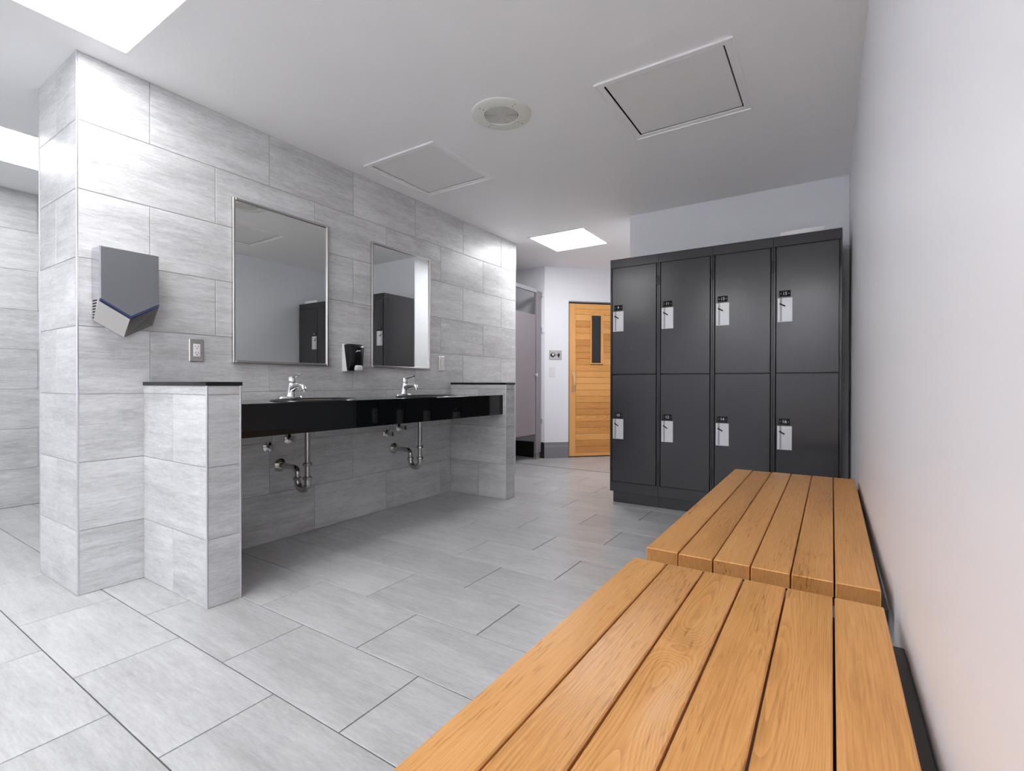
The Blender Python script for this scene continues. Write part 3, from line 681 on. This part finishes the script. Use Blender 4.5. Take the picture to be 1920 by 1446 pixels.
    for (px_, pz_) in ((tx, zw+0.03), (tx, zw-0.05), (ux, zw-0.062)):
        MB(O).lathe([(0.0205, pz_-0.010), (0.0255, pz_-0.008), (0.0255, pz_+0.006), (0.0205, pz_+0.010)], (px_, yt, 0), 'Z', 12).build('slip_nut', 'drain_chrome', tr, 30)
    MB(O).lathe([(0.030, CT-0.181), (0.046, CT-0.174), (0.046, CT-0.1725)], (tx, yt, 0), 'Z', 20).build('flange', 'drain_chrome', tr, 40)
    MB(O).lathe([(0.040, 0.0005), (0.039, 0.006), (0.024, 0.018), (0.019, 0.02)], (0, yt, zw), 'X', 24).build('escutcheon', 'drain_chrome', tr, 40)
    # stop valves
    for j, (dy, zv) in enumerate(((-0.085, 0.570), (0.045, 0.608))):
        yv = sy+dy; O = (0, yv, zv)
        lab = (('lower', 'upper')[j]+' chrome water stop valve under the '+WHICH[i]+' sink')
        va = thing('stop_valve', O, lab, 'valve', 'chrome stop valves')
        MB(O).lathe([(0.031, 0.0005), (0.030, 0.005), (0.012, 0.012)], (0, yv, zv), 'X', 20).build('escutcheon', 'chrome', va, 40)
        b = MB(O); b.tube([(0.010, yv, zv), (0.062, yv, zv)], 0.0095, 12); b.lathe([(0.013, 0.040), (0.013, 0.064)], (0, yv, zv), 'X', 6); b.build('body', 'drain_chrome', va, 40)
        b = MB(O); rg = [[(0.064+d_, yv+0.010*math.cos(2*math.pi*q/14)*1.0, zv+0.018*math.sin(2*math.pi*q/14)) for q in range(14)] for d_ in (0, 0.012)]; b.ring_loft(rg); b.build('handle', 'drain_chrome', va, 40)
        b = MB(O); b.tube([(0.052, yv, zv+0.008), (0.052, yv, zv+0.03), (0.06, yv+0.005, zv+0.09), (0.085, sy+(-0.03 if j == 0 else 0.03), CT-0.031)], 0.0048, 8); b.build('supply_tube', 'drain_chrome', va, 50)

# ------------------------------------------------------------------ lockers
def text_mesh(body, size, mat, parent, loc, name='number'):
    cu = bpy.data.curves.new('numeral', 'FONT'); cu.body = body; cu.size = size; cu.align_x = 'CENTER'; cu.align_y = 'CENTER'; cu.extrude = 0.0004
    ob = bpy.data.objects.new('numeral_tmp', cu); COL.objects.link(ob); bpy.context.view_layer.update()
    me = bpy.data.meshes.new_from_object(ob.evaluated_get(bpy.context.evaluated_depsgraph_get()))
    bpy.data.objects.remove(ob); me.materials.append(M[mat])
    o_ = bpy.data.objects.new(name, me); COL.objects.link(o_); o_.parent = parent
    o_.matrix_local = Matrix.Translation(loc) @ Matrix.Rotation(math.pi/2, 4, 'X')
    return o_
LAB = ['charcoal two door locker column numbered 9 and 10, furthest left', 'charcoal two door locker column numbered 11 and 12, second from left', 'charcoal two door locker column numbered 13 and 14, third from left', 'charcoal two door locker column numbered 15 and 16, next to right wall']
for i in range(4):
    x0 = LKX+LKW*i; x1 = x0+LKW-0.0006; O = (x0+LKW/2, LKY, 0)
    t = thing('locker', O, LAB[i], 'locker', 'charcoal locker columns')
    b = MB(O)
    b.box(x0, LKY+0.07, 0.089, x1, BWY-0.013, LKH)                      # carcass
    b.build('body', 'locker', t)
    b = MB(O)
    b.box(x0, LKY, 1.867, x1, LKY+0.0698, LKH, 0.0012); b.build('top_rail', 'locker', t)
    MB(O).box(x0, LKY, 0.089, x1, LKY+0.0698, 0.166, 0.0012).build('bottom_rail', 'locker', t)
    for a, c_ in ((x0+0.0004, x0+0.0125), (x1-0.0115, x1-0.0004)):
        sl = MB(O).box(a, LKY, 0.1662, c_, LKY+0.0698, 1.8668, 0.001).build('stile', 'locker', t)
    for tier, (za, zb_, nz, hz) in enumerate(((1.0225, 1.8635, 1.5485, 1.442), (0.1695, 1.0175, 0.696, 0.590))):
        dx0, dx1 = x0+0.0185, x1-0.0165
        d_ = MB(O).box(dx0, LKY-0.004, za, dx1, LKY+0.0155, zb_, 0.0015).build('door', 'locker', t)
        num = 9+2*i+tier
        px = x0+0.036
        pl = MB(O).box(px, LKY-0.0058, nz-0.0205, px+0.066, LKY-0.0042, nz+0.0205, 0.0005).build('number_plate', 'void', d_); pl['label'] = 'black plate reading '+str(num)
        text_mesh(str(num), 0.028, 'white_plastic', d_, (px+0.033-O[0], LKY-0.0062-O[1], nz))
        for q in (0.009, 0.057): MB(O).lathe([(0.0032, -0.0058), (0.002, -0.0072)], (px+q, LKY, nz), 'Y', 8).build('rivet', 'steel', d_)
        hx = x0+0.0265; hw_ = 0.086; hh2 = 0.0775
        pk = MB(O)
        pk.box(hx, LKY-0.0055, hz-hh2, hx+0.013, LKY-0.0042, hz+hh2); pk.box(hx+0.026, LKY-0.0055, hz-hh2, hx+hw_, LKY-0.0042, hz+hh2)
        pk.box(hx+0.080, LKY-0.0085, hz-hh2, hx+hw_, LKY-0.0055, hz+hh2); pk.box(hx, LKY-0.0085, hz-hh2, hx+0.004, LKY-0.0055, hz+hh2)
        pk.box(hx, LKY-0.0085, hz-hh2-0.003, hx+hw_, LKY-0.0042, hz-hh2)
        pp = pk.build('pull_pocket', 'locker_pull', d_)
        MB(O).box(hx+0.013, LKY-0.0050, hz-hh2, hx+0.026, LKY-0.0042, hz+hh2).build('finger_groove', 'pull_groove', pp)  # nearly flat strip, its grey stands for shade in the recess
        c0 = Vector((hx+0.028, LKY-0.0085, hz+0.032)); dd = Vector((0.016, 0, -0.010)); 
        MB(O).tube([c0-dd, c0+dd], 0.0042, 8).build('latch', 'void', pp)
    vb = MB(O)
    for zc in (1.735, 0.307):
        for q in range(5):
            zz = zc+0.034-0.017*q
            for a, s_ in ((x0+0.0085, 1), (x1-0.0085, -1)):
                vb.prism([(a-0.008, LKY-0.0016, zz-0.004-0.004*s_), (a+0.008, LKY-0.0016, zz-0.004+0.004*s_), (a+0.008, LKY-0.0016, zz+0.004+0.004*s_), (a-0.008, LKY-0.0016, zz+0.004-0.004*s_)], (0, 0.0014, 0))
    vb.build('vent_slots', 'void', t)['kind'] = 'stuff'
    MB(O).box(x0+(0.02 if i == 0 else 0.0005), LKY+0.022, 0.0003, x1-(0.02 if i == 3 else 0), BWY-0.03, 0.0888, 0.001).build('plinth', 'locker', t)
o = MB((2.635, 3.11, LKH)).box(2.512, 2.972, LKH+0.0005, 2.758, 3.22, LKH+0.031, 0.002).build('white_board', 'trim')
o.location = (2.635, 3.11, LKH); tag(o, 'flat white board lying on top of the rightmost locker', 'board')

# ------------------------------------------------------------------ wooden benches
BZ = 0.49
def bench(y0, y1, x0, label, rail_end, mats):
    O = (x0+0.267, (y0+y1)/2, 0); t = thing('bench', O, label, 'bench', 'slatted wooden benches')
    L = y1-y0
    for k in range(6):
        xa = x0+0.089*k; wv = 0.0852; tz = random.uniform(-0.0008, 0.0008); dy = random.uniform(-0.002, 0.002)
        b = MB(); b.box(-L/2, -wv/2, -0.038, L/2, wv/2, 0, 0.0022)
        s = b.build('slat', mats[k], t)
        s.matrix_local = Matrix(((0, -1, 0, xa+wv/2-O[0]), (1, 0, 0, dy), (0, 0, 1, BZ+tz), (0, 0, 0, 1)))
    zt_ = BZ-0.0395
    MB(O).box(x0+0.02, y0+0.06, zt_-0.04, x0+0.055, y1-0.06, zt_, 0.002).build('rail', 'bench_steel', t)
    xw = x0+(0.543 if y0 > 0 else 0.555)
    MB(O).box(x0+0.40, y0+0.06, zt_-0.04, x0+0.4895, y1-0.012, zt_, 0.002).build('rail', 'bench_steel', t)  # made wide and dark so no lit floor shows through the slat gaps
    MB(O).box(x0+0.49, y0+(0.0 if y0 > 0 else 0.06), zt_-0.04, xw, rail_end, zt_, 0.002).build('wall_rail', 'bench_steel', t)
    for yy in (y0+0.10, y1-0.14):
        MB(O).box(x0+0.0555, yy, zt_-0.04, x0+0.3995, yy+0.04, zt_, 0.002).build('cross_bar', 'bench_steel', t)
        for xx in (x0+0.02, x0+0.505):
            MB(O).box(xx, yy, 0.0008, xx+0.035, yy+0.04, zt_-0.0405, 0.002).build('leg', 'bench_steel', t)
    return t
bench(-1.03, 0.497, 2.3670, 'nearest slatted cedar bench along the right wall', 0.41, ['bench_wood', 'bench_wood', 'bench_wood_knot', 'bench_wood', 'bench_wood_wavy', 'bench_wood_clear'])
bench(0.590, 2.105, 2.3690, 'farther slatted cedar bench in front of the lockers', 2.05, ['bench_wood']*5+['bench_wood_clear'])
